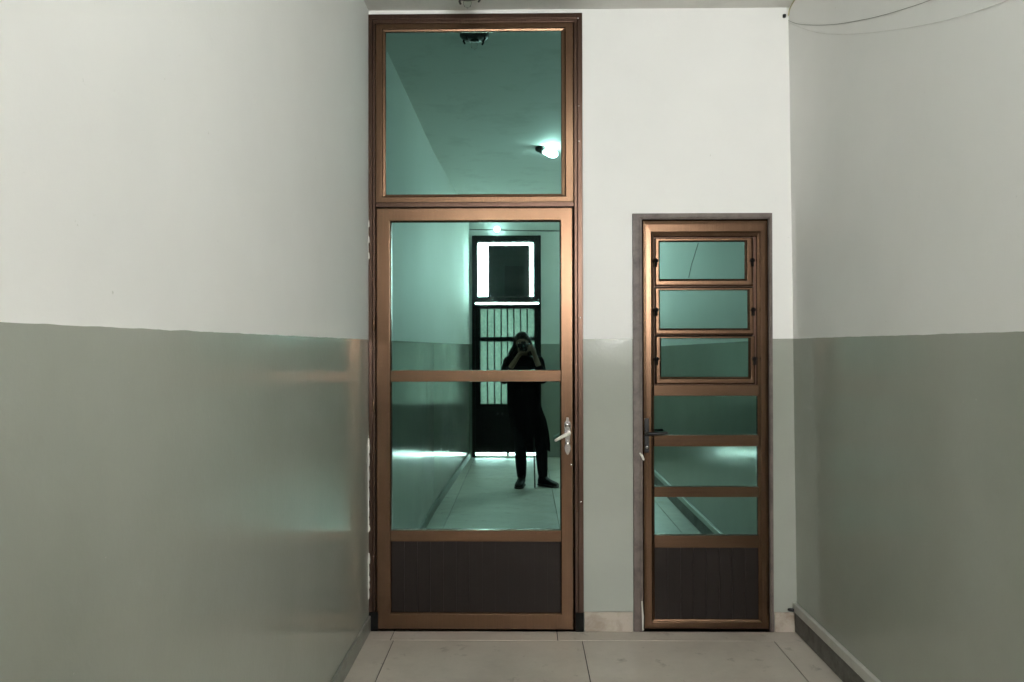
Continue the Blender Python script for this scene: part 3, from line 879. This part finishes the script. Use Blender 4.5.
hair = fused('hair', bm, M_HAIR, person, .005, 3); local(hair, person); hair['label'] = 'long dark hair'
# coat with sleeves, hem drooping on her right
bm = bmesh.new()
def cring(xa, xb, z, hd, drop=0.0, n=40, wav=0.0):
    out = []
    for k in range(n):
        a = 2 * PI * k / n; cx = (xa + xb) / 2; hw = (xb - xa) / 2
        w = 1 + wav * math.sin(a * 9)
        out.append((cx + hw * math.cos(a) * w, TY - .005 + hd * math.sin(a) * w, z - drop * max(0, math.cos(a)) ** 6))
    return out
loft(bm, [cring(-.06, .055, 1.335, .060), cring(-.105, .10, 1.318, .075), cring(-.165, .165, 1.285, .095), cring(-.178, .178, 1.22, .115), cring(-.172, .175, 1.10, .122),
          cring(-.168, .172, .98, .122, wav=.01), cring(-.166, .172, .85, .135, wav=.018), cring(-.160, .190, .78, .140, wav=.025), cring(-.145, .232, .68, .145, .01, wav=.03),
          cring(-.125, .258, .56, .150, .03, wav=.035), cring(-.110, .270, .47, .150, .06, wav=.04), cring(-.105, .268, .415, .145, .08, wav=.04)])
for s, e, w in ((SL, EL, WL), (SR, ER, WR)):
    q = e.lerp(w, .42)
    tube(bm, *smoothpts([s + Vector((0, 0, -.005)), s.lerp(e, .5), e, q], [.062, .054, .050, .046], 5), seg=16)
coat = fused('coat', bm, M_COAT, person, .006, 3); local(coat, person); coat['label'] = 'long black coat with sleeves pushed to the elbows'
for k, (h, kn, an) in enumerate(((HL, KL, AL), (HR, KR, AR))):
    bm = bmesh.new()
    tube(bm, *smoothpts([h, h.lerp(kn, .5), kn, kn.lerp(an, .35) + Vector((0, -.010, 0)), kn.lerp(an, .75), an + Vector((0, 0, .02))], [.080, .074, .062, .062, .053, .046], 5), seg=18)
    local(obj('trouser_leg', bm, M_TROUSER, person, smooth=True), person)
def shoe(ankle, toe_dir, L):
    r = Vector((toe_dir[0], toe_dir[1], 0)).normalized(); sd = Vector((r.y, -r.x, 0))
    heel = Vector((ankle.x, ankle.y, 0)) - r * .055
    def sec(t, hw, zt, zb=.018, n=16):
        out = []
        for k in range(n):
            a = 2 * PI * k / n; x = hw * math.copysign(abs(math.cos(a)) ** .8, math.cos(a)); z = math.sin(a)
            zz = zb + (zt - zb) * (.5 + .5 * z)
            out.append(tuple(heel + r * t + sd * x + Vector((0, 0, zz))))
        return out
    bm = bmesh.new()
    loft(bm, [sec(.0, .018, .075), sec(.012, .032, .098), sec(.045, .038, .112), sec(.085, .040, .108), sec(.125, .042, .080), sec(L * .72, .046, .062), sec(L * .87, .042, .052), sec(L * .97, .027, .042), sec(L, .012, .032)])
    o = obj('shoe', bm, M_SHOE, person, smooth=True); local(o, person)
    bm = bmesh.new()
    outl = [(-.004, .02), (.02, .035), (.08, .036), (.13, .042), (L * .75, .048), (L * .9, .042), (L + .004, .014)]
    pts = [heel + r * t + sd * w for t, w in outl] + [heel + r * t - sd * w for t, w in reversed(outl)]
    lo_ = [bm.verts.new((p.x, p.y, 0.0005)) for p in pts]; hi_ = [bm.verts.new((p.x, p.y, .022)) for p in pts]
    bm.faces.new(lo_); bm.faces.new(hi_[::-1])
    for i in range(len(pts)):
        j = (i + 1) % len(pts); bm.faces.new((lo_[i], hi_[i], hi_[j], lo_[j]))
    obj('sole', bm, M_SOLE, o, bevel=.004)
shoe(AL, (-.20, 1.0), .245)
shoe(AR, (.78, .62), .245)

# camera in the hands
CY = LF
cam_o = thing('camera', 'black camera held up to the eye of the reflected photographer', 'camera', (0, CY - .05, LBZ))
bm = bmesh.new(); box(bm, -.064, CY - .108, LBZ - .046, .064, CY - .062, LBZ + .036)
box(bm, .040, CY - .070, LBZ - .046, .068, CY - .045, LBZ + .030)
local(obj('camera_body', bm, M_BLACK, cam_o, bevel=.008, segs=3), cam_o)
bm = bmesh.new()
prism(bm, [(-.030, LBZ + .034), (.030, LBZ + .034), (.020, LBZ + .060), (-.020, LBZ + .060)], CY - .100, CY - .052)
local(obj('viewfinder_hump', bm, M_BLACK, cam_o, bevel=.005), cam_o)
bm = bmesh.new(); lathe(bm, [(.034, -.064), (.034, -.045), (.036, -.043), (.036, -.022), (.034, -.020), (.034, -.002), (.031, 0), (.027, -.001), (.024, -.012), (0, -.012)], (0, CY, LBZ), 'Y', 32)
lens = obj('lens_barrel', bm, M_BLACK, cam_o, smooth=True, bevel=.001); local(lens, cam_o)
bm = bmesh.new(); lathe(bm, [(.0235, -.0115), (.019, -.0075), (.010, -.0055), (0, -.005)], (0, CY, LBZ), 'Y', 28)
obj('lens_glass', bm, M_LENS, lens, smooth=True)
bm = bmesh.new(); lathe(bm, [(.007, .030), (.007, .040), (.005, .042), (0, .042)], (.052, CY - .060, LBZ), 'Z', 16)
local(obj('shutter_button', bm, M_CHROME, cam_o, smooth=True), cam_o)

# thin pole standing between the feet
pb = pp(534.6, 486, -4.25)
bm = bmesh.new(); tube(bm, [(pb.x, -4.205, .004), (pb.x - .012, -4.215, .50)], .0075, 10)
pole = tag(obj('walking_stick', bm, M_BLACK, smooth=True), 'thin black stick standing on the floor between the photographer\'s feet', 'stick')

# ------------------------------------------------------------------ light
w = bpy.data.worlds.new('sky'); scene.world = w; w.use_nodes = True
nt = w.node_tree; bg = nt.nodes['Background']
bg.inputs['Color'].default_value = (0.995, 0.995, 0.975, 1); bg.inputs['Strength'].default_value = 85
def portal(name, x0, x1, z0, z1):
    l = bpy.data.lights.new(name, 'AREA'); l.shape = 'RECTANGLE'; l.size = x1 - x0; l.size_y = z1 - z0
    l.cycles.is_portal = True
    o = bpy.data.objects.new(name, l); COL.objects.link(o)
    o.location = ((x0 + x1) / 2, YF - .14, (z0 + z1) / 2); o.rotation_euler = (PI / 2, 0, 0)
    return o
portal('daylight_window', WN[0], WN[1], WN[2], WN[3])
portal('daylight_transom', t0.x, t1.x, t1.z, t0.z)
portal('daylight_sill', lx0, lx1, 0, zgap)

# ------------------------------------------------------------------ camera
cd = bpy.data.cameras.new('view'); cd.sensor_width = 36; cd.sensor_fit = 'HORIZONTAL'; cd.lens = 826 / 1024 * 36; cd.clip_start = .004
cam = bpy.data.objects.new('view', cd); COL.objects.link(cam)
cam.location = (0, -D, EYE)
yaw, pitch = math.atan(11.5 / 826), math.atan(6 / 826)
Rm = Matrix.Rotation(yaw, 3, 'Z') @ Matrix.Rotation(PI / 2 + pitch, 3, 'X') @ Matrix.Rotation(-ROLL, 3, 'Z')
cam.rotation_euler = Rm.to_euler()
scene.camera = cam

vs = scene.view_settings
scene.display_settings.display_device = 'sRGB'
vs.view_transform = 'Standard'; vs.look = 'None'; vs.exposure = 0.84; vs.gamma = 1.0; vs.use_curve_mapping = False
scene.cycles.use_denoising = True
scene.cycles.max_bounces = 14; scene.cycles.diffuse_bounces = 8; scene.cycles.glossy_bounces = 6
scene.cycles.caustics_reflective = True
scene.cycles.sample_clamp_indirect = 12
